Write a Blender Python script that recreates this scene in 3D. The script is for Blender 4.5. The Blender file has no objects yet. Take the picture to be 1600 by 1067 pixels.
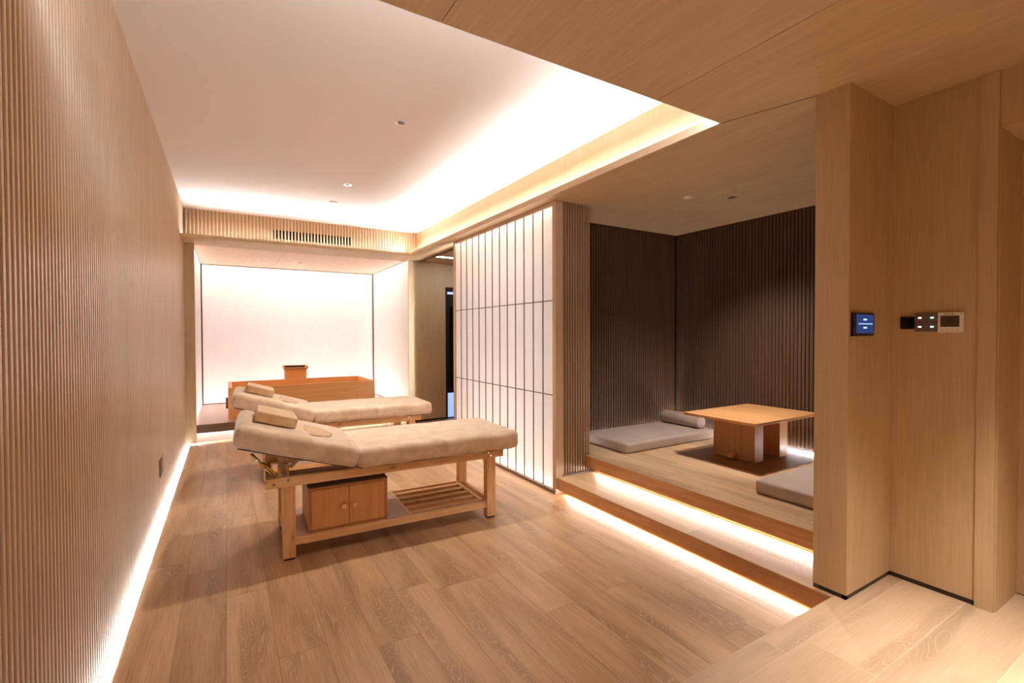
import bpy, bmesh, math, random
from mathutils import Vector, Matrix, noise
random.seed(7)
S = bpy.context.scene
COL = S.collection

# ------------------------------------------------------------------ camera
cam_d = bpy.data.cameras.new('camera'); cam = bpy.data.objects.new('camera', cam_d); COL.objects.link(cam)
cam_d.sensor_width = 36.0; cam_d.sensor_fit = 'HORIZONTAL'; cam_d.lens = 739.02 / 1600 * 36
cam_d.clip_start = 0.02
R_ = Vector((0.85678681, -0.51566149, -0.00309563)); U_ = Vector((0.01099237, 0.01226174, 0.9998644)); F_ = Vector((0.51555361, 0.85670466, -0.01617404))
m = Matrix((R_, U_, -F_)).transposed().to_4x4(); m.translation = Vector((0, 0, 1.4)); cam.matrix_world = m
S.camera = cam

# ------------------------------------------------------------------ world, exposure
w = bpy.data.worlds.new('world'); S.world = w; w.use_nodes = True
w.node_tree.nodes['Background'].inputs[0].default_value = (0.05, 0.045, 0.04, 1); w.node_tree.nodes['Background'].inputs[1].default_value = 0.2
S.view_settings.view_transform = 'Standard'; S.view_settings.look = 'None'; S.view_settings.gamma = 1.0
S.view_settings.exposure = 0.58; S.view_settings.use_curve_mapping = False
S.cycles.max_bounces = 10; S.cycles.diffuse_bounces = 7; S.cycles.glossy_bounces = 4; S.cycles.transmission_bounces = 6
S.cycles.sample_clamp_indirect = 4.0; S.cycles.use_denoising = True; S.cycles.caustics_reflective = False

LED = (0.98, 0.985, 1.0)          # lamp colours
LEDC = (0.98, 0.985, 1.0)
K = dict(cove=215, fascia=120, near=34, floorled=6.5, step=31, niche=60, kick=50, screen_t=1150, screen_b=950, alc_t=470, alc_b=340,
         spot_bed=125, spot_niche=140, spot_near=365, corridor=20)

# ------------------------------------------------------------------ materials
def srgb(r, g, b):
    f = lambda c: (c / 255 / 12.92) if c / 255 <= 0.04045 else ((c / 255 + 0.055) / 1.055) ** 2.4
    return (f(r), f(g), f(b), 1)
def newmat(name):
    m = bpy.data.materials.new(name); m.use_nodes = True; nt = m.node_tree
    return m, nt, nt.nodes['Principled BSDF']
def N(nt, t, **k):
    n = nt.nodes.new(t)
    for a, b in k.items():
        if a.startswith('i_'):
            n.inputs[int(a[2:]) if a[2:].isdigit() else a[2:].replace('_', ' ')].default_value = b
        else: setattr(n, a, b)
    return n
def M_(nt, op, a, b=None, c=None):
    n = nt.nodes.new('ShaderNodeMath'); n.operation = op
    for i, x in enumerate((a, b, c)):
        if x is None: continue
        if isinstance(x, (int, float)): n.inputs[i].default_value = x
        else: nt.links.new(x, n.inputs[i])
    return n.outputs[0]
def mixc(nt, f, a, b, bt='MIX'):
    n = nt.nodes.new('ShaderNodeMix'); n.data_type = 'RGBA'; n.blend_type = bt
    for i, x in ((0, f), (6, a), (7, b)):
        if isinstance(x, (int, float, tuple)): n.inputs[i].default_value = x
        else: nt.links.new(x, n.inputs[i])
    return n.outputs[2]
def ramp(nt, f, stops):
    n = nt.nodes.new('ShaderNodeValToRGB'); cr = n.color_ramp
    while len(cr.elements) < len(stops): cr.elements.new(0.5)
    for e, (p, c) in zip(cr.elements, stops): e.position = p; e.color = c if isinstance(c, tuple) else (c, c, c, 1)
    nt.links.new(f, n.inputs[0]); return n.outputs[0]
def bump(nt, P, h, s, d=0.002):
    b = N(nt, 'ShaderNodeBump'); b.inputs['Strength'].default_value = s; b.inputs['Distance'].default_value = d
    nt.links.new(h, b.inputs['Height']); nt.links.new(b.outputs[0], P.inputs['Normal'])
def plain(name, col, rough=0.5, metal=0.0, spec=0.5, var=1.0):
    m, nt, P = newmat(name)
    tc = N(nt, 'ShaderNodeTexCoord'); nz = N(nt, 'ShaderNodeTexNoise', i_Scale=35.0, i_Detail=3.0); nt.links.new(tc.outputs['Object'], nz.inputs[0])
    c = ramp(nt, nz.outputs[0], [(0.3, tuple(x * (1 - .05 * var) for x in col[:3]) + (1,)), (0.7, tuple(min(1, x * (1 + .04 * var)) for x in col[:3]) + (1,))])
    nt.links.new(c, P.inputs['Base Color'])
    P.inputs['Roughness'].default_value = rough; P.inputs['Metallic'].default_value = metal; P.inputs['Specular IOR Level'].default_value = spec
    return m
def wood(name, ca, cb, axis='z', fine=90.0, rough=0.45, broad=5.0, coat=0.0, knots=False, rings_k=1.0):
    """veneer / solid wood; the grain runs along `axis`"""
    m, nt, P = newmat(name)
    tc = N(nt, 'ShaderNodeTexCoord')
    oi = N(nt, 'ShaderNodeObjectInfo')
    sc = [1.0, 1.0, 1.0]; sc['xyz'.index(axis)] = 0.03
    mp = N(nt, 'ShaderNodeMapping'); mp.inputs['Scale'].default_value = [s * fine for s in sc]
    nt.links.new(tc.outputs['Object'], mp.inputs[0])
    n1 = N(nt, 'ShaderNodeTexNoise', i_Scale=1.0, i_Detail=4.0); nt.links.new(mp.outputs[0], n1.inputs[0])
    sc2 = [broad] * 3; sc2['xyz'.index(axis)] = broad * 0.12
    mp2 = N(nt, 'ShaderNodeMapping'); mp2.inputs['Scale'].default_value = sc2; nt.links.new(tc.outputs['Object'], mp2.inputs[0])
    n2 = N(nt, 'ShaderNodeTexNoise', i_Scale=1.0, i_Detail=3.0, i_Distortion=0.6); nt.links.new(mp2.outputs[0], n2.inputs[0])
    rings = M_(nt, 'SINE', M_(nt, 'MULTIPLY', n2.outputs[0], 45.0))
    f = M_(nt, 'ADD', M_(nt, 'MULTIPLY', n1.outputs[0], 0.6), M_(nt, 'MULTIPLY', n2.outputs[0], 0.4))
    f = M_(nt, 'ADD', f, M_(nt, 'MULTIPLY', rings, 0.05 * rings_k if not knots else 0.09))
    c = ramp(nt, f, [(0.32, cb), (0.66, ca)])
    if knots:
        v = N(nt, 'ShaderNodeTexVoronoi', i_Scale=11.0); v.inputs['Randomness'].default_value = 1.0
        mp3 = N(nt, 'ShaderNodeMapping'); s3 = [1, 1, 1]; s3['xyz'.index(axis)] = 0.55; mp3.inputs['Scale'].default_value = s3
        nt.links.new(tc.outputs['Object'], mp3.inputs[0]); nt.links.new(mp3.outputs[0], v.inputs[0])
        k = ramp(nt, v.outputs[0], [(0.08, 1.0), (0.20, 0.0)])
        c = mixc(nt, M_(nt, 'MULTIPLY', k, 0.6), c, srgb(150, 88, 40))
    nt.links.new(c, P.inputs['Base Color']); P.inputs['Roughness'].default_value = rough
    P.inputs['Coat Weight'].default_value = coat; P.inputs['Coat Roughness'].default_value = 0.25
    bump(nt, P, n1.outputs[0], 0.12)
    return m
def planks(name, along='y', wid=0.195, off=0.175, ln=1.22, base=(203, 167, 128), dark=(166, 128, 90), rough=0.34, sc=(96, 62, 38), sk=0.6):
    m, nt, P = newmat(name)
    tc = N(nt, 'ShaderNodeTexCoord'); sp = N(nt, 'ShaderNodeSeparateXYZ'); nt.links.new(tc.outputs['Object'], sp.inputs[0])
    X, Y = (sp.outputs[0], sp.outputs[1]) if along == 'y' else (sp.outputs[1], sp.outputs[0])
    xs = M_(nt, 'DIVIDE', M_(nt, 'SUBTRACT', X, off), wid)
    row = M_(nt, 'FLOOR', xs); fx = M_(nt, 'FRACT', xs)
    wn = N(nt, 'ShaderNodeTexWhiteNoise', noise_dimensions='1D'); nt.links.new(row, wn.inputs['W'])
    ys = M_(nt, 'ADD', M_(nt, 'DIVIDE', Y, ln), M_(nt, 'MULTIPLY', wn.outputs[0], 3.7))
    idx = M_(nt, 'FLOOR', ys); fy = M_(nt, 'FRACT', ys)
    cb = N(nt, 'ShaderNodeCombineXYZ'); nt.links.new(row, cb.inputs[0]); nt.links.new(idx, cb.inputs[1])
    w2 = N(nt, 'ShaderNodeTexWhiteNoise', noise_dimensions='2D'); nt.links.new(cb.outputs[0], w2.inputs[0])
    # seams
    ex = M_(nt, 'MULTIPLY', M_(nt, 'MINIMUM', fx, M_(nt, 'SUBTRACT', 1.0, fx)), wid)
    ey = M_(nt, 'MULTIPLY', M_(nt, 'MINIMUM', fy, M_(nt, 'SUBTRACT', 1.0, fy)), ln)
    e = M_(nt, 'MINIMUM', ex, ey)
    seam = ramp(nt, M_(nt, 'MULTIPLY', e, 100.0), [(0.08, 1.0), (0.20, 0.0)])
    # grain coordinates: shifted per board
    g = N(nt, 'ShaderNodeCombineXYZ'); nt.links.new(M_(nt, 'ADD', X, M_(nt, 'MULTIPLY', w2.outputs[0], 37.0)), g.inputs[0])
    nt.links.new(M_(nt, 'ADD', Y, M_(nt, 'MULTIPLY', w2.outputs[0], 91.0)), g.inputs[1])
    def nz(sx, sy, det, dist=0.0, rgh=0.5):
        mp = N(nt, 'ShaderNodeMapping'); mp.inputs['Scale'].default_value = (sx, sy, 1); nt.links.new(g.outputs[0], mp.inputs[0])
        n = N(nt, 'ShaderNodeTexNoise', i_Scale=1.0, i_Detail=det, i_Distortion=dist, i_Roughness=rgh); nt.links.new(mp.outputs[0], n.inputs[0]); return n.outputs[0]
    fine = nz(160, 5, 3); cath = nz(8.5, 1.3, 2.0, 0.4); broad = nz(7.0, 0.8, 2); mask = nz(8.0, 1.1, 1.0); wav = nz(30, 8, 2)
    ring = M_(nt, 'SINE', M_(nt, 'ADD', M_(nt, 'MULTIPLY', cath, 190.0), M_(nt, 'MULTIPLY', wav, 3.0)))
    fleck = ramp(nt, ring, [(0.55, 0.0), (0.98, 1.0)])
    mk = ramp(nt, mask, [(0.52, 0.0), (0.64, 1.0)])
    tone = M_(nt, 'ADD', M_(nt, 'MULTIPLY', broad, 0.62), M_(nt, 'MULTIPLY', fine, 0.38))
    c = ramp(nt, tone, [(0.34, srgb(*dark)), (0.60, srgb(*base))])
    c = mixc(nt, M_(nt, 'MULTIPLY', mk, 0.55), c, srgb(*[int(x * 0.86) for x in dark]))
    c = mixc(nt, M_(nt, 'MULTIPLY', M_(nt, 'MULTIPLY', fleck, M_(nt, 'ADD', M_(nt, 'MULTIPLY', mk, 0.5), 0.10)), fine), c, srgb(232, 205, 178))
    hsv = N(nt, 'ShaderNodeHueSaturation'); nt.links.new(c, hsv.inputs['Color']); nt.links.new(M_(nt, 'ADD', 0.90, M_(nt, 'MULTIPLY', w2.outputs[0], 0.20)), hsv.inputs['Value'])
    c = mixc(nt, M_(nt, 'MULTIPLY', seam, sk), hsv.outputs[0], srgb(*sc))
    nt.links.new(c, P.inputs['Base Color']); P.inputs['Roughness'].default_value = rough
    bump(nt, P, M_(nt, 'SUBTRACT', M_(nt, 'MULTIPLY', fine, 0.3), seam), 0.25, 0.001)
    return m
def fabric(name, ca, cb, scale=60.0, sheen=0.3, bstr=0.3, mott=9.0):
    m, nt, P = newmat(name)
    tc = N(nt, 'ShaderNodeTexCoord')
    n1 = N(nt, 'ShaderNodeTexNoise', i_Scale=mott, i_Detail=5.0, i_Distortion=0.8); nt.links.new(tc.outputs['Object'], n1.inputs[0])
    n2 = N(nt, 'ShaderNodeTexNoise', i_Scale=scale * 6, i_Detail=2.0); nt.links.new(tc.outputs['Object'], n2.inputs[0])
    f = M_(nt, 'ADD', M_(nt, 'MULTIPLY', n1.outputs[0], 0.75), M_(nt, 'MULTIPLY', n2.outputs[0], 0.25))
    nt.links.new(ramp(nt, f, [(0.36, cb), (0.62, ca)]), P.inputs['Base Color'])
    P.inputs['Roughness'].default_value = 0.85; P.inputs['Sheen Weight'].default_value = sheen; P.inputs['Sheen Roughness'].default_value = 0.4
    bump(nt, P, f, bstr, 0.004)
    return m
def emit(name, col, k, base=0.8):
    m, nt, P = newmat(name)
    P.inputs['Base Color'].default_value = (base, base, base, 1); P.inputs['Emission Color'].default_value = (*col[:3], 1); P.inputs['Emission Strength'].default_value = k
    return m
def translucent(name, col, tex=0.03, dif=0.45):
    m, nt, P = newmat(name); nt.nodes.remove(P)
    tc = N(nt, 'ShaderNodeTexCoord'); mp = N(nt, 'ShaderNodeMapping'); mp.inputs['Scale'].default_value = (22, 22, 6); nt.links.new(tc.outputs['Object'], mp.inputs[0])
    n = N(nt, 'ShaderNodeTexNoise', i_Scale=1.0, i_Detail=4.0); nt.links.new(mp.outputs[0], n.inputs[0])
    c = ramp(nt, n.outputs[0], [(0.3, tuple(x * (1 - tex) for x in col[:3]) + (1,)), (0.7, col)])
    t = N(nt, 'ShaderNodeBsdfTranslucent'); d = N(nt, 'ShaderNodeBsdfDiffuse'); mx = N(nt, 'ShaderNodeMixShader'); mx.inputs[0].default_value = dif
    nt.links.new(c, t.inputs[0]); nt.links.new(c, d.inputs[0]); nt.links.new(t.outputs[0], mx.inputs[1]); nt.links.new(d.outputs[0], mx.inputs[2])
    nt.links.new(mx.outputs[0], nt.nodes['Material Output'].inputs[0]); return m

VA, VB = srgb(213, 188, 150), srgb(198, 171, 132)
MT = dict(
    floor=planks('oak_planks', 'y'),
    floor_x=planks('oak_planks_entry', 'x', off=0.06, base=(212, 182, 150), dark=(196, 164, 130), rough=0.36, wid=.24, sc=(236, 212, 184), sk=.5, ln=1.9),
    tread=planks('oak_planks_tread', 'y', wid=0.21, off=0.14, base=(214, 182, 146), dark=(184, 148, 110)),
    riser=wood('oak_riser', srgb(198, 150, 102), srgb(168, 120, 76), 'y', fine=60, broad=9),
    inset=planks('dark_inset_planks', 'y', wid=0.16, off=0.1, base=(132, 92, 62), dark=(104, 70, 44)),
    veneer_z=wood('veneer_upright', VA, VB, 'z', fine=160, broad=6),
    veneer_y=wood('veneer_ceiling', VA, VB, 'y', fine=110, broad=7, rough=0.5),
    veneer_lit=wood('veneer_beam_lit', srgb(216, 192, 162), srgb(204, 178, 146), 'z', fine=160, broad=6),  # paler copy of the same veneer, cove light put into its colour
    veneer_lip_lit=wood('veneer_ledge_lip_lit', srgb(226, 200, 168), srgb(212, 184, 150), 'y', fine=120, broad=6),  # lightened veneer, the brightness of the lit lip is in the colour
    fascia_back=plain('fascia_groove_shade', srgb(178, 144, 110), 0.7),  # darker than the slats, groove shade put into the colour
    slat=wood('ribbed_wood', srgb(216, 194, 168), srgb(198, 174, 147), 'z', fine=70, rough=0.33, coat=0.15, rings_k=0),
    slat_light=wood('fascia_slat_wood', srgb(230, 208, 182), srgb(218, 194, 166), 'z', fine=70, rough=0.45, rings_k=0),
    slat_back=plain('slat_groove_shade', srgb(70, 44, 28), 0.7),  # shade of the gaps put into the backing as a darker brown
    slat_mid=wood('end_slat_wood', srgb(172, 142, 114), srgb(150, 120, 94), 'z', fine=80, rough=0.45, rings_k=0),
    slat_dark=wood('niche_slat_wood', srgb(102, 77, 57), srgb(84, 62, 45), 'z', fine=80, rough=0.42, rings_k=0),
    groove_dark=plain('niche_groove', srgb(30, 19, 13), 0.8),
    white=plain('ceiling_paint', srgb(240, 232, 227), 0.9, spec=0.2, var=.12),
    lightbox=plain('lightbox_white', srgb(245, 242, 238), 0.9),
    pale=wood('alcove_ceiling_board', srgb(238, 214, 194), srgb(228, 200, 178), 'y', fine=60, broad=4, rough=0.5),
    black=plain('dark_metal_trim', srgb(44, 31, 24), 0.4),
    brownmetal=plain('bronze_trim', srgb(112, 86, 66), 0.45),
    bar=plain('lattice_bar', srgb(98, 78, 62), 0.5),
    frame=wood('screen_frame_wood', srgb(208, 178, 148), srgb(190, 160, 130), 'z', fine=120),
    panel=translucent('paper_panel', (0.94, 0.92, 0.91, 1), 0.03, 0.22),
    fab_panel=translucent('fabric_panel', (0.93, 0.90, 0.885, 1), 0.04),
    pine_x=wood('pine_x', srgb(238, 196, 144), srgb(218, 170, 116), 'x', fine=60, broad=8, rough=0.5, knots=True),
    pine_y=wood('pine_y', srgb(238, 196, 144), srgb(218, 170, 116), 'y', fine=60, broad=8, rough=0.5, knots=True),
    pine_z=wood('pine_z', srgb(236, 190, 136), srgb(216, 162, 106), 'z', fine=60, broad=8, rough=0.5, knots=True),
    cab=wood('cabinet_beech', srgb(218, 160, 98), srgb(204, 142, 82), 'z', fine=50, broad=6, rough=0.4),
    cabedge=wood('cabinet_edge', srgb(192, 132, 80), srgb(168, 110, 64), 'x', fine=50, rough=0.45),
    cabtop=plain('cabinet_dark_top', srgb(92, 60, 44), 0.4),
    shelf=plain('pale_shelf_board', srgb(214, 186, 168), 0.5),
    hinoki=wood('cypress', srgb(242, 190, 124), srgb(228, 168, 102), 'x', fine=45, broad=5, rough=0.45),
    hinoki_y=wood('cypress_side', srgb(244, 194, 134), srgb(232, 174, 112), 'y', fine=45, broad=5, rough=0.45),
    tabletop=wood('table_wood', srgb(226, 172, 116), srgb(202, 142, 88), 'y', fine=50, broad=7, rough=0.42),
    tableleg=wood('table_leg_wood', srgb(206, 154, 106), srgb(188, 134, 88), 'z', fine=50, broad=6, rough=0.45),
    velvet=fabric('beige_velvet', srgb(234, 212, 186), srgb(208, 180, 148), sheen=0.7),
    velvet2=fabric('beige_velvet_cushion', srgb(220, 190, 154), srgb(202, 168, 130), sheen=0.3, mott=14),
    plug=fabric('tan_velvet', srgb(206, 172, 138), srgb(190, 154, 120), sheen=0.2),
    seam=plain('seam_thread', srgb(140, 104, 76), 0.9),
    grey=fabric('grey_linen', srgb(190, 172, 160), srgb(176, 158, 146), sheen=0.15, mott=3.0, bstr=0.1),
    gold=plain('brass_tube', srgb(224, 172, 84), 0.35, .7),
    chrome=plain('chrome', srgb(225, 222, 220), 0.15, 1.0),
    plastic=plain('white_plastic', srgb(250, 244, 236), 0.4),
    discw=plain('white_disc', srgb(250, 240, 230), 0.5),
    bracket=plain('painted_bracket', srgb(206, 180, 158), 0.45),
    greyplastic=plain('grey_switch', srgb(120, 104, 94), 0.35),
    blackgloss=plain('black_gloss', srgb(14, 12, 12), 0.12),
    lcd=plain('lcd', srgb(86, 78, 60), 0.3),
    void=plain('duct_black', srgb(9, 9, 9), 0.9, spec=.1),
    darkroom=plain('dark_room', srgb(30, 28, 32), 0.6),
    darkstep=wood('bath_step_edge', srgb(112, 84, 66), srgb(92, 66, 52), 'x', fine=40, rough=0.4),
    bathdeck=plain('bath_deck', srgb(186, 152, 136), 0.3),
    kickgrey=plain('kick_grey', srgb(176, 172, 166), 0.6),
    dkplate=plain('brown_plate', srgb(96, 70, 52), 0.4),
    e_cove=emit('led_cove', LED, K['cove']), e_fascia=emit('led_fascia', LED, K['fascia']), e_near=emit('led_near', LED, K['near']), e_floor=emit('led_floor', LEDC, K['floorled']),
    e_step=emit('led_step', (1, .97, .94), K['step']), e_niche=emit('led_niche', LEDC, K['niche']), e_kick=emit('led_kick', LED, K['kick']),
    e_st=emit('led_screen_top', LEDC, K['screen_t']), e_sb=emit('led_screen_bottom', LEDC, K['screen_b']),
    e_at=emit('led_alcove_top', LEDC, K['alc_t']), e_ab=emit('led_alcove_bottom', LEDC, K['alc_b']),
    e_corr=emit('lamp_corridor', (0.9, 0.97, 1.0), K['corridor']),
    e_blue=emit('screen_blue', (0.014, 0.035, 0.15), 0.8, 0.01), e_cyan=emit('led_cyan', (0.25, 0.95, 0.85), 2.2), e_pink=emit('led_pinkwhite', (1.0, 0.8, 0.85), 2.2),
    e_line=emit('screen_line', (0.3, 0.45, 0.75), 1.0, .02), e_bulb=emit('lamp_bulb', (1, .85, .7), 6), e_door=emit('screen_glow_door', (0.22, 0.42, 1.0), 0.8),
)

# ------------------------------------------------------------------ mesh helpers
def box(bm, x0, x1, y0, y1, z0, z1, mat=None):
    vs = [bm.verts.new((x, y, z)) for x in (x0, x1) for y in (y0, y1) for z in (z0, z1)]
    if mat is not None:
        for v in vs: v.co = mat @ v.co
    fs = []
    for f in ((0, 1, 3, 2), (4, 6, 7, 5), (0, 4, 5, 1), (2, 3, 7, 6), (0, 2, 6, 4), (1, 5, 7, 3)):
        fs.append(bm.faces.new([vs[i] for i in f]))
    return vs
def cyl(bm, p0, p1, r0, r1=None, n=20, cap=True):
    r1 = r0 if r1 is None else r1
    p0, p1 = Vector(p0), Vector(p1); d = (p1 - p0).normalized()
    a = d.orthogonal().normalized(); b = d.cross(a)
    A = [bm.verts.new(p0 + (a * math.cos(t) + b * math.sin(t)) * r0) for t in [2 * math.pi * i / n for i in range(n)]]
    B = [bm.verts.new(p1 + (a * math.cos(t) + b * math.sin(t)) * r1) for t in [2 * math.pi * i / n for i in range(n)]]
    for i in range(n):
        f = bm.faces.new((A[i], A[(i + 1) % n], B[(i + 1) % n], B[i])); f.smooth = True
    if cap: bm.faces.new(A[::-1]); bm.faces.new(B)
def ring(bm, c, r0, r1, z0, z1, n=32):
    """annulus with thickness, axis z"""
    L = []
    for r, z in ((r0, z0), (r1, z0), (r1, z1), (r0, z1)):
        L.append([bm.verts.new((c[0] + r * math.cos(2 * math.pi * i / n), c[1] + r * math.sin(2 * math.pi * i / n), z)) for i in range(n)])
    for k in range(4):
        a, b = L[k], L[(k + 1) % 4]
        for i in range(n): bm.faces.new((a[i], a[(i + 1) % n], b[(i + 1) % n], b[i]))
def rounded(bm, x0, x1, y0, y1, z0, z1, r, seg=(24, 14, 5), amp=0.0, freq=6.0, seed=0.0, crown=0.0, mat=None):
    """soft rounded box with slight unevenness"""
    cx, cy, cz = (x0 + x1) / 2, (y0 + y1) / 2, (z0 + z1) / 2
    hx, hy, hz = (x1 - x0) / 2, (y1 - y0) / 2, (z1 - z0) / 2
    t = bmesh.new(); cache = {}
    def axis(n, h):   # denser near the rounded ends
        inner = [-(h - r) + 2 * (h - r) * i / n for i in range(n + 1)]
        k = 4
        e = [h - r * (1 - math.sin(math.pi / 2 * i / k)) for i in range(1, k + 1)]
        return [-v for v in e[::-1]] + inner + e
    ax, ay, az = axis(seg[0], hx), axis(seg[1], hy), axis(seg[2], hz)
    def P(x, y, z):
        key = (round(x, 6), round(y, 6), round(z, 6))
        if key in cache: return cache[key]
        q = Vector((x, y, z)); c = Vector((max(-(hx - r), min(hx - r, x)), max(-(hy - r), min(hy - r, y)), max(-(hz - r), min(hz - r, z))))
        d = q - c
        if d.length > 1e-9: q = c + d.normalized() * r
        if amp:
            n = noise.noise(Vector((q.x, q.y, q.z)) * freq + Vector((seed, seed * 2, 0))) + 0.5 * noise.noise(q * freq * 2.7 + Vector((seed, 0, 3)))
            dn = d.normalized() if d.length > 1e-9 else Vector((0, 0, 0)); q = q + dn * n * amp
        if crown and z > 0: q.z += crown * (1 - (x / hx) ** 2) * (1 - (y / hy) ** 2)
        q = q + Vector((cx, cy, cz))
        if mat is not None: q = mat @ q
        v = bm.verts.new(q); cache[key] = v; return v
    def face(a, b, fn, flip):
        for i in range(len(a) - 1):
            for j in range(len(b) - 1):
                vs = [fn(a[i], b[j]), fn(a[i + 1], b[j]), fn(a[i + 1], b[j + 1]), fn(a[i], b[j + 1])]
                if len(set(vs)) < 3: continue
                f = bm.faces.new(vs[::-1] if flip else vs); f.smooth = True
    face(ax, ay, lambda u, v: P(u, v, hz), False); face(ax, ay, lambda u, v: P(u, v, -hz), True)
    face(ax, az, lambda u, v: P(u, -hy, v), False); face(ax, az, lambda u, v: P(u, hy, v), True)
    face(ay, az, lambda u, v: P(hx, u, v), False); face(ay, az, lambda u, v: P(-hx, u, v), True)
    t.free()
def obj(name, bm, mat, parent=None, bevel=0.0, seg=2, label=None):
    me = bpy.data.meshes.new(name); bmesh.ops.recalc_face_normals(bm, faces=bm.faces[:]); bm.to_mesh(me); bm.free()
    o = bpy.data.objects.new(name, me); COL.objects.link(o)
    me.materials.append(MT[mat] if isinstance(mat, str) else mat)
    if parent is not None: o.parent = parent
    if bevel:
        b = o.modifiers.new('bevel', 'BEVEL'); b.width = bevel; b.segments = seg; b.limit_method = 'ANGLE'; b.angle_limit = math.radians(40)
    if label: o['label'] = label
    return o
def B(name, mat, *dims, parent=None, bevel=0.0, label=None):
    bm = bmesh.new()
    for d in dims: box(bm, *d)
    return obj(name, bm, mat, parent, bevel, label=label)
def struct(o, label=None):
    o['kind'] = 'structure'
    if label: o['label'] = label
    return o
def tag(o, label, cat, group=None):
    o['label'] = label; o['category'] = cat
    if group: o['group'] = group
    return o
def thing(name, label, cat, loc=(0, 0, 0), rz=0.0, group=None):
    o = bpy.data.objects.new(name, None); COL.objects.link(o); o.location = loc; o.rotation_euler = (0, 0, rz); o.empty_display_size = 0.05
    return tag(o, label, cat, group)
def rel(o, root):      # geometry given in world coordinates under a root Empty
    o.parent = root; o.matrix_parent_inverse = Matrix.Translation(root.location).inverted() if root.rotation_euler.z == 0 else o.matrix_parent_inverse
    return o
def slats(bm, axis, a0, a1, z0, z1, face, out, pitch, width, depth, round_=True, n=6):
    """vertical ribs along `axis` ('x' or 'y') from a0 to a1; face = coordinate of the rib bases, out = +-1 direction they stand out"""
    k = int((a1 - a0) / pitch)
    for i in range(k):
        c = a0 + (i + 0.5) * pitch
        if round_: prof = [(c + width / 2 * math.cos(t), depth * math.sin(t) ** 0.8 if math.sin(t) > 0 else 0) for t in [math.pi * j / n for j in range(n + 1)]]
        else: prof = [(c + width / 2, 0), (c + width / 2, depth * .8), (c + width / 2 - .002, depth), (c - width / 2 + .002, depth), (c - width / 2, depth * .8), (c - width / 2, 0)]
        lo, hi = [], []
        for (a, d) in prof:
            p = (a, face + out * d) if axis == 'x' else (face + out * d, a)
            lo.append(bm.verts.new((p[0], p[1], z0))); hi.append(bm.verts.new((p[0], p[1], z1)))
        for j in range(len(lo) - 1):
            f = bm.faces.new((lo[j], lo[j + 1], hi[j + 1], hi[j])); f.smooth = round_
        bm.faces.new(lo); bm.faces.new(hi[::-1])

# ------------------------------------------------------------------ the place (metres)
XL, ZC, XB, XC = -0.459, 3.012, 2.627, 2.337
YF, YG, YP, YE = 7.31, 6.77, 7.234, 1.656
ZS, ZT, ZA = 2.556, 2.606, 2.571
XS, XU, XN, YN = 2.449, 2.779, 4.586, 3.832
Z1, Z2 = 0.143, 0.294
YK, XP, XR, YQ = 1.13, 2.475, 2.933, 1.078
YT, YV = 3.375, 5.444
XA, XD, YA, ZB = -0.37, 2.455, 9.34, 0.242
YBACK = -2.2

# floors
struct(B('floor', 'floor', (XL - .15, 4.9, YK - .3, 9.6, -0.1, 0.0)))
struct(B('floor_entry', 'floor_x', (XL - .15, 4.6, YBACK - .1, YK, 0.0, Z1)))
struct(B('floor_step', 'tread', (XS + .004, XU + 0.10, YK + .002, YT - .045, Z1 - .1, Z1)))
struct(B('floor_niche', 'tread', (XU + .004, XN + .1, YK + .096, 2.145, Z2 - .105, Z2), (XU + .004, 3.559, 2.145, 3.0, Z2 - .105, Z2), (XU + .004, XN + .1, 3.0, YN + .1, Z2 - .105, Z2)))
struct(B('floor_inset', 'inset', (3.559, XN + .05, 2.145, 3.0, Z2 - .1, Z2 - .003)))
# step fronts with a recess below for the light strip
struct(B('trim_1', 'riser', (XS, XS + .02, YK + .002, YT - .048, 0.045, Z1 - .001)), 'oak riser board of the lower step')
struct(B('trim_2', 'riser', (XU, XU + .02, YK + .096, YT - .04, 0.189, Z2 - .001)), 'oak riser board of the upper step')
struct(B('trim_3', 'riser', (XS + .07, XS + .09, YK + .002, YT - .05, 0.0, Z1 - .1)))
struct(B('trim_4', 'riser', (XU + .07, XU + .09, YK + .096, YT - .05, Z1, Z2 - .105)))

# left ribbed wall
bm = bmesh.new(); slats(bm, 'y', YBACK, YP, 0.012, ZC + .02, XL - .017, 1, 0.0345, 0.0185, 0.017, False)
struct(obj('wall_left', bm, 'slat'))
struct(B('wall_left_backing', 'slat_back', (XL - .06, XL - .017, YBACK, 9.5, -0.05, ZC + .1)))
# white ceiling
struct(B('ceiling', 'white', (XL - .1, XB + .3, 0.9, YF + .2, ZC, ZC + .1)))
# wooden soffits: near (in boards with hairline gaps), niche, beam ledge, end ledge, corridor
def soffit(name, boards, mat='veneer_y', t=0.05):
    bm = bmesh.new()
    for (a, b, c, d) in boards: box(bm, a, b, c, d, ZS, ZS + t)
    return struct(obj(name, bm, mat))
g = .0015
soffit('ceiling_soffit_near', [(XL - .05, .692 - g, YBACK - .1, YE), (.692 + g, 1.84 - g, YBACK - .1, YE), (XP, 4.6, YBACK - .1, YQ + .1)])
bm = bmesh.new()
pts = [(1.84 + g, YBACK - .1), (XP - .0005, YBACK - .1), (XP - .0005, 1.217), (XC + .004, YE - .009), (XC, YE - .004), (XC, YE), (1.84 + g, YE)]
lo = [bm.verts.new((x, y, ZS)) for x, y in pts]; hi = [bm.verts.new((x, y, ZS + .04)) for x, y in pts]
bm.faces.new(lo); bm.faces.new(hi[::-1])
for i in range(len(pts)): bm.faces.new((lo[i], lo[(i + 1) % len(pts)], hi[(i + 1) % len(pts)], hi[i]))
struct(obj('ceiling_soffit_corner', bm, 'veneer_y'))
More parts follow.
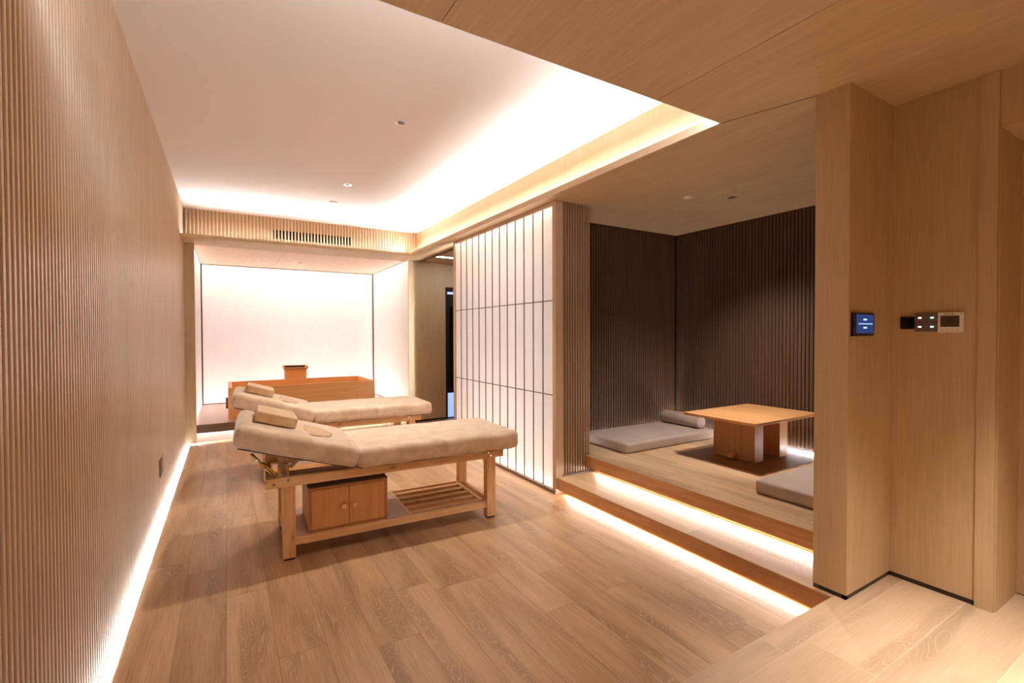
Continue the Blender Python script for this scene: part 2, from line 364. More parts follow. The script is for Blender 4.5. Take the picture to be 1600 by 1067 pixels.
struct(B('ceiling_soffit_gap', 'slat_back', (XL - .05, XC, YBACK, YE, ZS + .05, ZS + .06), (.68, .70, YE - .012, YE - .001, ZS + .004, ZS + .05), (1.83, 1.85, YE - .012, YE - .001, ZS + .004, ZS + .05)))
# diagonal joint between the near soffit and the niche ceiling
bm = bmesh.new()
pts = [(XC + .003, YE), (XC + .003, YN + .1), (XN + .1, YN + .1), (XN + .1, YQ + .1), (XP, YQ + .1), (XP, 1.226)]
lo = [bm.verts.new((x, y, ZS + .001)) for x, y in pts]; hi = [bm.verts.new((x, y, ZS + .022)) for x, y in pts]
bm.faces.new(lo); bm.faces.new(hi[::-1])
for i in range(len(pts)): bm.faces.new((lo[i], lo[(i + 1) % len(pts)], hi[(i + 1) % len(pts)], hi[i]))
struct(obj('ceiling_niche', bm, 'veneer_y'))
struct(B('wall_beam_lip', 'veneer_lip_lit', (XC, XC + .015, YE, YG, ZS, ZT)))
struct(B('wall_beam_ledge', 'veneer_y', (XC + .015, XB + .04, YN + .1, YP, ZS, ZS + .02)))
struct(B('wall_beam', 'veneer_lit', (XB, XB + .02, YE - .6, YF, ZS + .03, ZC)))
struct(B('ceiling_corridor', 'veneer_y', (XB, 4.7, YN + .1, YP + .05, ZS, ZS + .05)))
bm = bmesh.new(); pa, pb = Vector((XC + .006, YE - .004, 0)), Vector((XP - .001, 1.2225, 0)); nn = Vector((-(pb - pa).y, (pb - pa).x, 0)).normalized() * .0035
lo = [bm.verts.new((q.x, q.y, ZS - .0006)) for q in (pa - nn, pb - nn, pb + nn, pa + nn)]; hi = [bm.verts.new((v.co.x, v.co.y, ZS + .0008)) for v in lo]
bm.faces.new(lo); bm.faces.new(hi[::-1])
for i in range(4): bm.faces.new((lo[i], lo[(i + 1) % 4], hi[(i + 1) % 4], hi[i]))
struct(obj('ceiling_joint_shade', bm, 'slat_back'), 'dark strip standing in for the shadow gap between the entrance soffit and the niche ceiling')  # shadow in the ceiling joint painted as a thin dark strip
# slatted fascia over the bath alcove with its ledge
bm = bmesh.new(); slats(bm, 'x', XL, XB, ZS + .03, ZC, YF, -1, 0.0425, 0.022, 0.014, True)
fas = struct(obj('wall_fascia', bm, 'slat_light'))
struct(B('wall_fascia_backing', 'fascia_back', (XL, .56, YF, YF + .02, ZS, ZC), (1.615, XB, YF, YF + .02, ZS, ZC), (.56, 1.615, YF, YF + .02, 2.85, ZC), (.56, 1.615, YF, YF + .02, ZS, 2.725)))
struct(B('wall_fascia_ledge', 'veneer_y', (XL, XC + .015, YG, YG + .015, ZS, ZT - .01), (XL, XC, YG + .015, YP + .1, ZS, ZS + .02)))
v = thing('air_vent', 'dark linear air vent set between the pale slats above the bath alcove', 'vent', (1.09, YF, 2.787))
rel(B('grille_back', 'void', (.555, 1.62, YF + .13, YF + .14, 2.69, 2.88), (.548, .556, YF + .02, YF + .14, 2.69, 2.88), (1.619, 1.627, YF + .02, YF + .14, 2.69, 2.88), (.555, 1.62, YF + .02, YF + .14, 2.87, 2.88), (.555, 1.62, YF + .02, YF + .14, 2.69, 2.70)), v)
rel(B('louvre', 'void', *[(.56, 1.615, YF + .012, YF + .018, z, z + .004) for z in (2.755, 2.787, 2.818)]), v)

# jamb left of the bath, brown wall right of it
struct(B('wall_bath_left', 'veneer_z', (XL - .05, XA + .02, YP, YP + .02, 0.012, ZS + .02)))
struct(B('wall_bath_right', 'veneer_z', (XD, 3.078, YP, YP + .02, 0.03, ZS + .02), (3.078, 4.7, YP, YP + .06, 2.17, ZS + .02), (3.95, 4.7, YP, YP + .06, .03, 2.17)))
struct(B('baseboard_bath', 'black', (XD, 3.078, YP + .004, YP + .015, 0, .03)))
d1 = struct(B('door_1', 'black', (3.078, 3.11, YP - .004, YP + .07, 0, 2.17), (3.11, 3.95, YP - .004, YP + .07, 2.13, 2.17), (3.92, 3.95, YP - .004, YP + .07, 0, 2.13)))
B('door_panel', 'darkroom', (3.11, 3.92, YP + .05, YP + .065, 0, 2.13), parent=d1)
B('door_glass', 'blackgloss', (3.17, 3.86, YP + .044, YP + .05, .5, 1.85), parent=d1)
B('door_sign', 'e_door', (3.13, 3.24, YP + .040, YP + .048, 2.06, 2.10), parent=d1, label='pale blue lit strip at the top of the door')
B('door_kick', 'e_door', (3.12, 3.9, YP + .040, YP + .048, .02, .42), parent=d1, label='bluish lower panel')
# alcove: deck, ceiling and three light boxes
struct(B('floor_bath', 'bathdeck', (XA, XD, YP + .03, YA, ZB - .02, ZB)))
struct(B('trim_5', 'darkstep', (XA, XD, YP + .025, YP + .045, .135, ZB - .001)), 'dark edge board of the bath deck')
struct(B('trim_6', 'kickgrey', (XA, XD, YP + .14, YP + .16, 0, ZB - .02)))
bm = bmesh.new()
for (a, b, c, d) in ((XA - .3, .7 - g, YP, YA + .3), (.7 + g, 1.62 - g, YP, YA + .3), (1.62 + g, XD + .3, YP, YA + .3)): box(bm, a, b, c, d, ZA, ZA + .04)
struct(obj('ceiling_bath', bm, 'pale'))
struct(B('wall_bath_panel_back', 'fab_panel', (XA, XD, YA, YA + .004, ZB, ZA)))
struct(B('wall_bath_panel_right', 'fab_panel', (XD, XD + .004, YP + .02, YA, ZB, ZA)))
struct(B('wall_bath_panel_left', 'fab_panel', (XA - .004, XA, YP + .02, YA, ZB, ZA)))
struct(B('wall_bath_box', 'lightbox', (XA - .2, XD + .2, YA + .2, YA + .22, 0, ZA + .03), (XD + .2, XD + .22, YP + .02, YA + .22, 0, ZA + .03), (XA - .12, XA - .1, YP + .02, YA + .22, 0, ZA + .03),
               (XA - .2, XD + .2, YA + .004, YA + .2, ZB - .04, ZB - .02), (XD + .004, XD + .2, YP + .06, YA, ZB - .04, ZB - .02)))
struct(B('trim_7', 'dkplate', (XA, XA + .022, YA - .022, YA, ZB, ZA), (XD - .022, XD, YA - .022, YA, ZB, ZA), (XA, XD, YA - .008, YA, ZB, ZB + .012), (XA, XD, YA - .008, YA, ZA - .012, ZA),
                (XD - .006, XD, YP + .06, YA, ZA - .008, ZA), (XA, XA + .006, YP + .06, YA, ZA - .008, ZA), (XD - .008, XD, YP + .06, YA, ZB, ZB + .01)), 'thin bronze trim round the lit bath panels')
def strip(name, mat, dims, label=None, group=None):
    o = B(name, mat, dims)
    if label: tag(o, label, 'light strip', group)
    else: tag(o, 'hidden light strip behind the glowing fabric panels of the bath alcove', 'light strip', 'light strips behind the bath panels')
    return o
for d in ((XA, XD, YA + .10, YA + .12, ZA - .05, ZA - .03),): strip('light_strip', 'e_at', d)
strip('light_strip', 'e_ab', (XA, XD, YA + .10, YA + .12, ZB + .01, ZB + .03))
strip('light_strip', 'e_at', (XD + .10, XD + .12, YP + .1, YA, ZA - .05, ZA - .03)); strip('light_strip', 'e_ab', (XD + .10, XD + .12, YP + .1, YA, ZB + .01, ZB + .03))
strip('light_strip', 'e_at', (XA - .07, XA - .055, YP + .1, YA, ZA - .05, ZA - .03)); strip('light_strip', 'e_ab', (XA - .07, XA - .055, YP + .1, YA, ZB + .01, ZB + .03))

# wall behind the screen, its slatted end, niche walls
struct(B('wall_partition', 'lightbox', (XU - .055, XU - .035, YT - .03, YV + .06, 0, ZS)))
struct(B('wall_partition_side', 'slat_dark', (XU - .035, XU - .013, YT, YV + .1, 0, ZS), (XS + .09, XU - .013, YV + .06, YV + .1, 0, ZS)))
bm = bmesh.new(); slats(bm, 'x', XS + .07, XU + .07, Z1 + .014, ZS + .004, YT - .033, -1, 0.029, 0.019, 0.011, False)
for f in [f for f in bm.faces if f.calc_center_median().x > XU and f.calc_center_median().z > Z2 - .1]: pass
se = struct(obj('wall_partition_end', bm, 'slat_mid'))
struct(B('wall_partition_end_backing', 'groove_dark', (XS + .07, XU + .0, YT - .033, YT - .02, Z1, ZS), (XU, XU + .07, YT - .033, YT - .02, Z1, Z2 - .1)))
struct(B('baseboard_partition', 'brownmetal', (XS + .062, XU + .068, YT - .055, YT - .03, Z1, Z1 + .012)))
bm = bmesh.new(); slats(bm, 'x', XU, XN, Z2 + .03, ZS + .004, YN, -1, 0.035, 0.026, 0.010, False); struct(obj('wall_niche_left', bm, 'slat_dark'))
bm = bmesh.new(); slats(bm, 'y', 1.226, YN, Z2 + .03, ZS + .004, XN, -1, 0.035, 0.026, 0.010, False); struct(obj('wall_niche_back', bm, 'slat_dark'))
struct(B('wall_niche_backing', 'groove_dark', (XU - .03, XN + .06, YN, YN + .03, 0, ZS + .05), (XN, XN + .03, YQ + .1, YN, 0, ZS + .05)))
struct(B('wall_niche_return', 'slat_dark', (XU - .03, XU - .012, YT - .02, YN, 0, ZS)))
struct(B('wall_niche_right', 'slat_dark', (XP + .002, XN, 1.2, 1.2255, 0, ZS)))
struct(B('wall_corridor', 'veneer_z', (4.62, 4.65, YN, YP, 0, ZS + .05), (XU - .01, 4.62, YN + .03, YN + .05, 0, ZS + .05)))

# pier and wall by the entrance, door reveal
struct(B('wall_pier', 'veneer_z', (XP, XR + .01, YQ, 1.226, Z1 + .022, ZS)))
struct(B('wall_right', 'veneer_z', (XR, XR + .02, .752, YQ, Z1 + .022, ZS)))
struct(B('wall_right_head', 'veneer_z', (XR, XR + .3, -.5, .690, 2.305, ZS), (XR, XR + .3, YBACK, -.5, Z1, ZS)))
struct(B('baseboard_right', 'black', (XP + .003, XR, YQ + .003, YQ + .02, Z1, Z1 + .022), (XP + .003, XP + .02, YQ + .003, 1.224, Z1, Z1 + .022), (XR - .0, XR + .01, .752, YQ + .01, Z1, Z1 + .022)))
struct(B('trim_8', 'veneer_z', (XR - .012, XR + .02, .690, .752, Z1, ZS)), 'flat wooden casing post beside the entrance doorway')
struct(B('trim_9', 'veneer_z', (XR + .004, XR + .34, .684, .70, Z1, 2.305)), 'wooden door reveal')
d2 = struct(B('door_2', 'veneer_z', (XR + .31, XR + .345, -.5, .684, Z1 + .005, 2.33), ))
# closing walls behind the camera
struct(B('wall_behind', 'veneer_z', (XL - .1, XR + .3, YBACK - .1, YBACK, 0, ZS)))
struct(B('wall_over_soffit', 'white', (XL - .1, XB + .3, .9, .92, ZS + .06, ZC)))
struct(B('wall_outer', 'veneer_z', (XR + .345, XR + .36, YBACK, YQ, 0, ZS + .1), (XR, XN, YQ, YQ + .02, 0, ZS)))

# ------------------------------------------------------------------ light strips and lamps
strip('light_strip', 'e_floor', (XL + .001, XL + .040, YK, YP - .01, -0.002, 0.004), 'bright white light strip in the floor along the ribbed left wall')
strip('light_strip', 'e_step', (XS + .066, XS + .069, YK + .03, YT - .12, 0.022, 0.040), 'light strip hidden under the lower step nosing', )
strip('light_strip', 'e_step', (XU + .066, XU + .069, 1.25, YT - .12, Z1 + .022, Z1 + .040), 'light strip hidden under the upper step nosing')
def tilted(mat, corners, label):
    bm = bmesh.new(); bm.faces.new([bm.verts.new(c) for c in corners]); me = bpy.data.meshes.new('light_strip'); bm.to_mesh(me); bm.free()
    o = bpy.data.objects.new('light_strip', me); COL.objects.link(o); me.materials.append(MT[mat])
    sd = o.modifiers.new('thickness', 'SOLIDIFY'); sd.thickness = .001; sd.offset = -1
    return tag(o, label, 'light strip')
tilted('e_cove', [(XC + .040, YE + .01, ZS + .040), (XC + .040, YF - .05, ZS + .040), (XC + .030, YF - .05, ZS + .028), (XC + .030, YE + .01, ZS + .028)][::-1], 'cove light strip on the ledge of the long wooden beam')
tilted('e_near', [(XL + .02, YE + .006, ZS + .012), (XC - .02, YE + .006, ZS + .012), (XC - .02, YE + .002, ZS + .038), (XL + .02, YE + .002, ZS + .038)][::-1], 'light strip along the inner edge of the near wooden soffit')
tilted('e_fascia', [(XL + .02, YG + .045, ZS + .040), (XC + .05, YG + .045, ZS + .040), (XC + .05, YG + .033, ZS + .032), (XL + .02, YG + .033, ZS + .032)], 'cove light strip on the ledge below the slatted fascia')
strip('light_strip', 'e_kick', (XA + .02, XD, YP + .07, YP + .085, ZB - .032, ZB - .026), 'light strip under the dark edge of the bath deck')
strip('light_strip', 'e_niche', (XN - .024, XN - .014, 1.24, YN - .02, Z2 + .001, Z2 + .008), 'light strip at the foot of the niche back wall')
strip('light_strip', 'e_niche', (XU + .02, XN - .04, YN - .024, YN - .014, Z2 + .001, Z2 + .008), 'light strip at the foot of the niche wall behind the grey mattress')
lf = B('linear_light', 'e_corr', (2.70, 3.6, 6.62, 6.68, ZS - .004, ZS + .003)); tag(lf, 'slim white ceiling light glimpsed past the edge of the paper screen', 'ceiling light')

def lamp(name, loc, power, size, blend, rad, col=LED, tgt=None):
    d = bpy.data.lights.new(name, 'SPOT'); d.energy = power; d.spot_size = math.radians(size); d.spot_blend = blend; d.shadow_soft_size = rad; d.color = col
    o = bpy.data.objects.new(name, d); COL.objects.link(o); o.location = loc
    if tgt: o.rotation_euler = (Vector(tgt) - Vector(loc)).to_track_quat('-Z', 'Y').to_euler()
    return o
def downlight(x, y, z, label, r=0.033, power=0, size=75, rad=.02, blend=.5, tgt=None, group=None, col=(1, .92, .84)):
    t = thing('downlight', label, 'ceiling light', (x, y, z), 0, group)
    bm = bmesh.new(); ring(bm, (0, 0), r * .86, r * 1.12, -.003, .001); obj('trim_ring', bm, 'chrome', t)
    bm = bmesh.new(); n = 24
    a = [bm.verts.new((r * .9 * math.cos(2 * math.pi * i / n), r * .9 * math.sin(2 * math.pi * i / n), -.001)) for i in range(n)]
    b = [bm.verts.new((r * .62 * math.cos(2 * math.pi * i / n), r * .62 * math.sin(2 * math.pi * i / n), -.0025)) for i in range(n)]
    for i in range(n): bm.faces.new((a[i], a[(i + 1) % n], b[(i + 1) % n], b[i]))
    obj('reflector', bm, 'chrome', t)
    bm = bmesh.new(); cyl(bm, (0, 0, -.0022), (0, 0, -.0032), r * .62, n=24); obj('lens', bm, 'black', t)
    if power:
        l = lamp('lamp', (0, 0, -.006), power, size, blend, rad, col); l.parent = t
        if tgt: l.rotation_euler = (Vector(tgt) - Vector((x, y, z))).to_track_quat('-Z', 'Y').to_euler()
    return t
downlight(1.149, 3.546, ZC, 'recessed downlight in the white ceiling, the larger one nearer the camera', .036, K['spot_bed'], 92, .022, .7)
downlight(1.13, 5.298, ZC, 'small recessed downlight in the white ceiling above the far bed', .036, K['spot_bed'], 92, .022, .7)
downlight(3.701, 2.499, ZS + .004, 'small recessed downlight in the wooden ceiling of the niche', .036, K['spot_niche'], 110, .02, .8)
for (x, y) in ((.9, -.1), (2.25, .2)):
    downlight(x, y, ZS, 'recessed downlight in the wooden ceiling of the entrance', .036, K['spot_near'], 62, .03, 1.0, group='entrance downlights', col=(1, .92, .84))
def disc(name, x, y, z, r, label, cat, mat='discw'):
    bm = bmesh.new(); cyl(bm, (0, 0, 0), (0, 0, -.006), r, r * .98, 32); cyl(bm, (0, 0, -.006), (0, 0, -.012), r * .75, r * .7, 32)
    o = obj(name, bm, mat); o.location = (x, y, z); return tag(o, label, cat)
disc('smoke_detector', 1.125, 6.075, ZC, .05, 'flat white detector disc on the white ceiling near the slatted fascia', 'detector', 'white')
disc('ceiling_speaker', 3.371, 2.693, ZS + .004, .04, 'round pale disc in the wooden niche ceiling', 'detector')
disc('smoke_detector', 1.037, 8.453, ZA, .04, 'small round detector on the ceiling of the glowing bath alcove', 'detector')

# ------------------------------------------------------------------ paper screen
sc_ = thing('paper_screen', 'tall backlit white paper screen with a thin dark lattice and wooden frame', 'screen', (XS, YT, 0))
rel(B('frame', 'frame', (XS - .006, XS + .018, YT - .052, YT - .002, 0.0, ZS), (XS - .006, XS + .04, YV + .002, YV + .05, 0, ZS), (XS, XS + .03, YT, YV, ZS - .035, ZS), bevel=.002), sc_)
rel(B('side_post', 'frame', (XS + .018, XS + .07, YT - .052, YT - .004, 0, ZS)), sc_)
rel(B('bottom_rail', 'brownmetal', (XS - .016, XS + .03, YT - .05, YV + .02, 0, .026), bevel=.002), sc_)
pn = rel(B('paper_panel', 'panel', (XS + .012, XS + .015, YT, YV, .026, ZS - .035)), sc_)
bm = bmesh.new(); Wd = (YV - YT) / 13
for i in range(1, 13): box(bm, XS + .002, XS + .010, YT + i * Wd - .004, YT + i * Wd + .004, .026, ZS - .035)
for z in (.858, 1.692): box(bm, XS + .003, XS + .0095, YT, YV, z - .004, z + .004)
rel(obj('lattice', bm, 'bar'), sc_)
rel(B('light_strip_top', 'e_st', (XS + .08, XS + .095, YT + .01, YV - .01, ZS - .05, ZS - .035)), sc_)
rel(B('light_strip_bottom', 'e_sb', (XS + .08, XS + .095, YT + .01, YV - .01, .035, .05)), sc_)

# ------------------------------------------------------------------ bathtub
tb = thing('bathtub', 'rectangular wooden soaking tub on the raised deck of the glowing alcove', 'bathtub', (1.0, 8.07, ZB))
x0, x1, y0, y1, zt = 0.0, 2.0, 7.55, 8.58, .668
rel(B('side_board', 'hinoki', (x0, x1, y0, y0 + .04, ZB, zt), bevel=.003), tb)
rel(B('side_board', 'hinoki', (x0, x1, y1 - .04, y1, ZB, zt), bevel=.003), tb)
rel(B('end_board', 'hinoki_y', (x0 + .001, x0 + .05, y0 + .04, y1 - .04, ZB, zt), bevel=.003), tb)
rel(B('end_board', 'hinoki_y', (x1 - .05, x1 - .001, y0 + .04, y1 - .04, ZB, zt), bevel=.003), tb)
rel(B('tub_bottom', 'hinoki', (x0 + .05, x1 - .05, y0 + .04, y1 - .04, ZB, ZB + .05)), tb)
bm = bmesh.new(); cyl(bm, (.95, y1 - .045, .615), (.95, y1 - .04, .615), .028, n=24); rel(obj('overflow_cap', bm, 'hinoki_y'), tb)
bm = bmesh.new(); box(bm, -.03, 0, 7.75, 7.9, ZB + .12, ZB + .26); rel(obj('wall_bracket', bm, 'brownmetal'), tb)
sp = thing('water_spout', 'square wooden spout box with a dark slot at the back rim of the tub', 'spout', (.97, 8.68, ZB))
rel(B('body', 'hinoki', (.805, 1.135, 8.585, 8.75, ZB, .835), bevel=.003), sp)
bm = bmesh.new()
box(bm, .785, 1.155, 8.55, 8.575, .825, .85); box(bm, .785, .80, 8.55, 8.75, .85, .875); box(bm, 1.14, 1.155, 8.55, 8.75, .85, .875); box(bm, .785, 1.155, 8.74, 8.755, .85, .885); box(bm, .785, 1.155, 8.55, 8.75, .83, .845)
rel(obj('tray', bm, 'hinoki_y', bevel=.002), sp)
rel(B('slot', 'blackgloss', (.82, 1.12, 8.70, 8.74, .848, .872)), sp)

# ------------------------------------------------------------------ massage beds (built once, then copied)
def head_matrix():
    return Matrix.Translation((.43, 0, .525)) @ Matrix.Rotation(math.radians(18.5), 4, 'Y') @ Matrix.Identity(4)
def make_bed():
    r = thing('massage_bed', 'nearer massage bed with beige velvet pads, raised head end and a cabinet on its shelf', 'massage bed', (.278, 3.205, 0), math.radians(-2.2), 'massage beds')
    for (lx, ly) in ((0, 0), (1.395, 0), (0, .555), (1.395, .555)):
        leg = B('leg', 'pine_z', (lx, lx + .074, ly, ly + .062, .012, .462), parent=r, bevel=.004)
        B('foot', 'black', (lx + .008, lx + .066, ly + .008, ly + .054, 0, .012), parent=leg)
    B('side_rail', 'pine_x', (-.09, 1.53, -.012, .022, .462, .522), parent=r, bevel=.004)
    B('side_rail', 'pine_x', (-.09, 1.53, .595, .629, .462, .522), parent=r, bevel=.004)
    B('cross_rail', 'pine_y', (-.088, -.05, .022, .595, .465, .519), parent=r, bevel=.003)
    B('cross_rail', 'pine_y', (1.48, 1.52, .022, .595, .465, .519), parent=r, bevel=.003)
    B('cross_rail', 'pine_y', (.46, .50, .022, .595, .465, .519), parent=r, bevel=.003)
    B('lower_rail', 'pine_x', (.074, 1.395, .010, .038, .082, .130), parent=r, bevel=.003)
    B('lower_rail', 'pine_x', (.074, 1.395, .579, .607, .082, .130), parent=r, bevel=.003)
    B('lower_cross_rail', 'pine_y', (.01, .04, .062, .555, .082, .128), parent=r, bevel=.003)
    B('lower_cross_rail', 'pine_y', (1.43, 1.46, .062, .555, .082, .128), parent=r, bevel=.003)
    B('shelf_board', 'shelf', (.042, .80, .038, .579, .116, .128), parent=r, label='pale flat shelf board')
    for i, y in enumerate((.075, .185, .295, .405, .515)):
        B('rack_slat', 'pine_x', (.828, 1.365, y - .01, y + .032, .092, .126), parent=r, bevel=.002)
    B('rack_end', 'pine_y', (.80, .828, .038, .579, .088, .130), parent=r, bevel=.002)
    B('rack_end', 'pine_y', (1.365, 1.393, .062, .555, .088, .130), parent=r, bevel=.002)
    # tilt mechanism under the head pad
    bm = bmesh.new(); cyl(bm, (-.165, .02, .685), (-.095, .02, .60), .008); ob = obj('strut_rod', bm, 'chrome', r)
    bm = bmesh.new(); cyl(bm, (-.11, .02, .618), (-.03, .02, .53), .014); st = obj('gas_strut', bm, 'gold', r, label='brass coloured gas strut cylinder')
    bm = bmesh.new()
    for i in range(6):
        t = .2 + i * .11; p = Vector((-.11, .02, .618)).lerp(Vector((-.03, .02, .53)), t)
        box(bm, p.x - .003, p.x + .004, .003, .0065, p.z - .004, p.z + .003)
    obj('strut_marking', bm, 'black', st)
    bm = bmesh.new(); cyl(bm, (-.165, .60, .685), (-.03, .60, .53), .012); obj('gas_strut', bm, 'gold', r)
    for y in (.10, .50):
        bm = bmesh.new()
        Mx = Matrix.Translation((.02, y, .50)) @ Matrix.Rotation(math.radians(-12), 4, 'Y'); box(bm, -.014, .014, -.009, .009, 0, .15, Mx)
        Mx = Matrix.Translation((.05, y, .555)) @ Matrix.Rotation(math.radians(48), 4, 'Y'); box(bm, -.011, .011, -.009, .009, 0, .10, Mx)
        obj('support_arm', bm, 'bracket', r, bevel=.002)
    B('support_block', 'pine_z', (-.085, .0, .40, .44, .522, .66), parent=r, bevel=.003)
    B('support_board', 'pine_x', (.06, .40, .50, .53, .50, .562), parent=r, bevel=.003)
    for (bx, bz) in ((-.045, .487), (.035, .505), (1.40, .505), (1.42, .482)):
        bm = bmesh.new(); cyl(bm, (bx, -.018, bz), (bx, -.011, bz), .008, n=14); obj('bolt', bm, 'chrome', r)
    # pads
    bm = bmesh.new(); rounded(bm, .44, 1.645, -.065, .655, .522, .655, .042, (40, 22, 3), amp=.005, freq=9, seed=3, crown=.004)
    obj('body_pad', bm, 'velvet', r)
    bm = bmesh.new(); rounded(bm, .46, 1.60, -.03, .62, .518, .53, .005, (4, 4, 1)); obj('pad_base', bm, 'black', r)
    H = Matrix.Translation((.435, 0, .528)) @ Matrix.Rotation(math.radians(17.2), 4, 'Y')
    bm = bmesh.new(); rounded(bm, -.738, -.003, -.07, .67, 0, .138, .045, (24, 22, 3), amp=.006, freq=6, seed=9, crown=.004, mat=H)
    hp = obj('head_pad', bm, 'velvet', r)
    bm = bmesh.new(); rounded(bm, -.70, -.05, -.03, .63, -.006, .006, .004, (4, 4, 1), mat=H); obj('pad_base', bm, 'black', r)
    # face-hole plug: D-shaped, set almost flush in the head pad
    def dshape(s):
        out = []
        for i in range(25):
            t = -math.pi / 2 + math.pi * i / 24
            out.append((-.305 + .14 * s * math.cos(t), .24 + .19 * s * math.sin(t)))
        out += [(-.325, .24 + .19 * s), (-.345, .24), (-.325, .24 - .19 * s)]
        return out
    for nm, s, z0, z1, mt in (('plug_seam', 1.03, .12, .1440, 'seam'), ('face_plug', .98, .12, .1452, 'plug')):
        bm = bmesh.new(); P_ = dshape(s)
        lo = [bm.verts.new(H @ Vector((x, y, z0))) for x, y in P_]; hi = [bm.verts.new(H @ Vector((x, y, z1))) for x, y in P_]
        bm.faces.new(lo[::-1]); bm.faces.new(hi)
        for i in range(len(P_)): bm.faces.new((lo[i], lo[(i + 1) % len(P_)], hi[(i + 1) % len(P_)], hi[i]))
        obj(nm, bm, mt, hp, bevel=.002)
    # corner seam on the head pad
    return r
def copy_tree(o, parent=None):
    c = o.copy(); COL.objects.link(c); c.parent = parent
    for ch in list(o.children): copy_tree(ch, c)
    return c
bed = make_bed()
def make_pillow():
    bm = bmesh.new(); rounded(bm, -.122, .122, -.165, .165, 0, .068, .010, (12, 14, 2), amp=.002, freq=9, seed=2)
    p = obj('head_pillow', bm, 'velvet2')
    return tag(p, 'flat beige block pillow lying on the raised head end of the nearer massage bed', 'pillow', 'pillows on the massage beds')
def place_pillow(p, root):
    H = Matrix.Translation((.435, 0, .528)) @ Matrix.Rotation(math.radians(17.2), 4, 'Y')
    p.matrix_world = Matrix.Translation(root.location) @ Matrix.Rotation(root.rotation_euler.z, 4, 'Z') @ H @ Matrix.Translation((-.53, .31, .1435))
pil = make_pillow(); place_pillow(pil, bed)
bed2 = copy_tree(bed); bed2.location = (.278, 5.01, 0); bed2.rotation_euler.z = math.radians(-2.2)
bed2['label'] = 'farther massage bed with beige velvet pads, just in front of the wooden bathtub'
pil2 = pil.copy(); COL.objects.link(pil2); place_pillow(pil2, bed2); pil2['label'] = 'flat beige block pillow on the farther massage bed, by the bathtub'

# cabinet under the nearer bed
cb = thing('storage_cabinet', 'small two-door wooden cabinet on the shelf under the nearer massage bed', 'cabinet', (.278, 3.205, .128), math.radians(-2.2))
def CB(name, mat, *d, parent=cb, **k):
    dd = [(a, b, c, e, f - .128, g_ - .128) for (a, b, c, e, f, g_) in d]
    return B(name, mat, *dd, parent=parent, **k)
cx0, cx1, cy0, cy1, cz0, cz1 = .15, .655, .045, .44, .1285, .412
CB('carcass', 'cabedge', (cx0, cx0 + .016, cy0, cy1, cz0, cz1), (cx1 - .016, cx1, cy0, cy1, cz0, cz1), (cx0, cx1, cy0, cy1, cz0, cz0 + .014), (cx0, cx1, cy1 - .01, cy1, cz0, cz1), (cx0 + .016, cx1 - .016, cy0, cy1, cz1 - .014, cz1))
CB('cabinet_top', 'cabtop', (cx0 - .001, cx1 + .001, cy0 - .001, cy1, cz1, cz1 + .008))
mid = (cx0 + cx1) / 2
for (a, b, kx) in ((cx0 + .018, mid - .0015, mid - .034), (mid + .0015, cx1 - .018, mid + .034)):
    dr = CB('door', 'cab', (a, b, cy0 + .001, cy0 + .016, cz0 + .016, cz1 - .016), bevel=.0015)
    bm = bmesh.new(); cyl(bm, (kx, cy0 + .001, .27 - .128), (kx, cy0 - .012, .27 - .128), .008, .009); cyl(bm, (kx, cy0 - .012, .27 - .128), (kx, cy0 - .028, .27 - .128), .020, .015)
    obj('knob', bm, 'hinoki_y', dr, bevel=.003)

# ------------------------------------------------------------------ niche furniture
tt = thing('low_table', 'low square wooden tea table on two slab legs in the niche', 'table', (4.03, 2.53, Z2 - .003))
rel(B('tabletop', 'tabletop', (3.545, 4.515, 2.185, 2.872, .662, .686), bevel=.003), tt)
ZI = Z2 - .003
rel(B('leg', 'tableleg', (3.84, 3.965, 2.375, 2.775, ZI, .662), bevel=.003), tt)
rel(B('leg', 'tableleg', (4.215, 4.34, 2.375, 2.775, ZI, .662), bevel=.003), tt)
rel(B('stretcher', 'tabletop', (3.765, 4.415, 2.53, 2.59, ZI + .015, ZI + .055), bevel=.002), tt)
bm = bmesh.new(); rounded(bm, 3.12, 4.42, 3.15, 3.80, Z2 + .001, Z2 + .092, .02, (24, 14, 2), amp=.002, freq=3, seed=5)
tag(obj('floor_cushion', bm, 'grey'), 'long grey floor mattress against the dark slatted wall, bolster on it', 'floor cushion', 'grey floor mattresses')
bm = bmesh.new(); rounded(bm, 3.12, 4.42, 1.31, 1.93, Z2 + .001, Z2 + .092, .02, (24, 14, 2), amp=.002, freq=3, seed=8)
tag(obj('floor_cushion', bm, 'grey'), 'grey floor mattress partly hidden by the wooden pier', 'floor cushion', 'grey floor mattresses')
bm = bmesh.new(); n = 32; prof = [(0, 0), (.048, 0), (.062, .004), (.070, .015), (.071, .25), (.070, .485), (.062, .496), (.048, .5), (0, .5)]
rows = []
for (rr, t) in prof: rows.append([bm.verts.new((rr * math.cos(2 * math.pi * i / n), t - .25, rr * math.sin(2 * math.pi * i / n))) for i in range(n)] if rr else [bm.verts.new((0, t - .25, 0))])
for a, b in zip(rows, rows[1:]):
    for i in range(n):
        vs = [a[i % len(a)], a[(i + 1) % len(a)], b[(i + 1) % len(b)], b[i % len(b)]]
        u = []; [u.append(q) for q in vs if q not in u]
        if len(u) > 2: bm.faces.new(u).smooth = True
bo = obj('bolster', bm, 'grey'); bo.location = (4.30, 3.50, Z2 + .092 + .071); tag(bo, 'round grey bolster cushion lying on the grey floor mattress', 'bolster')

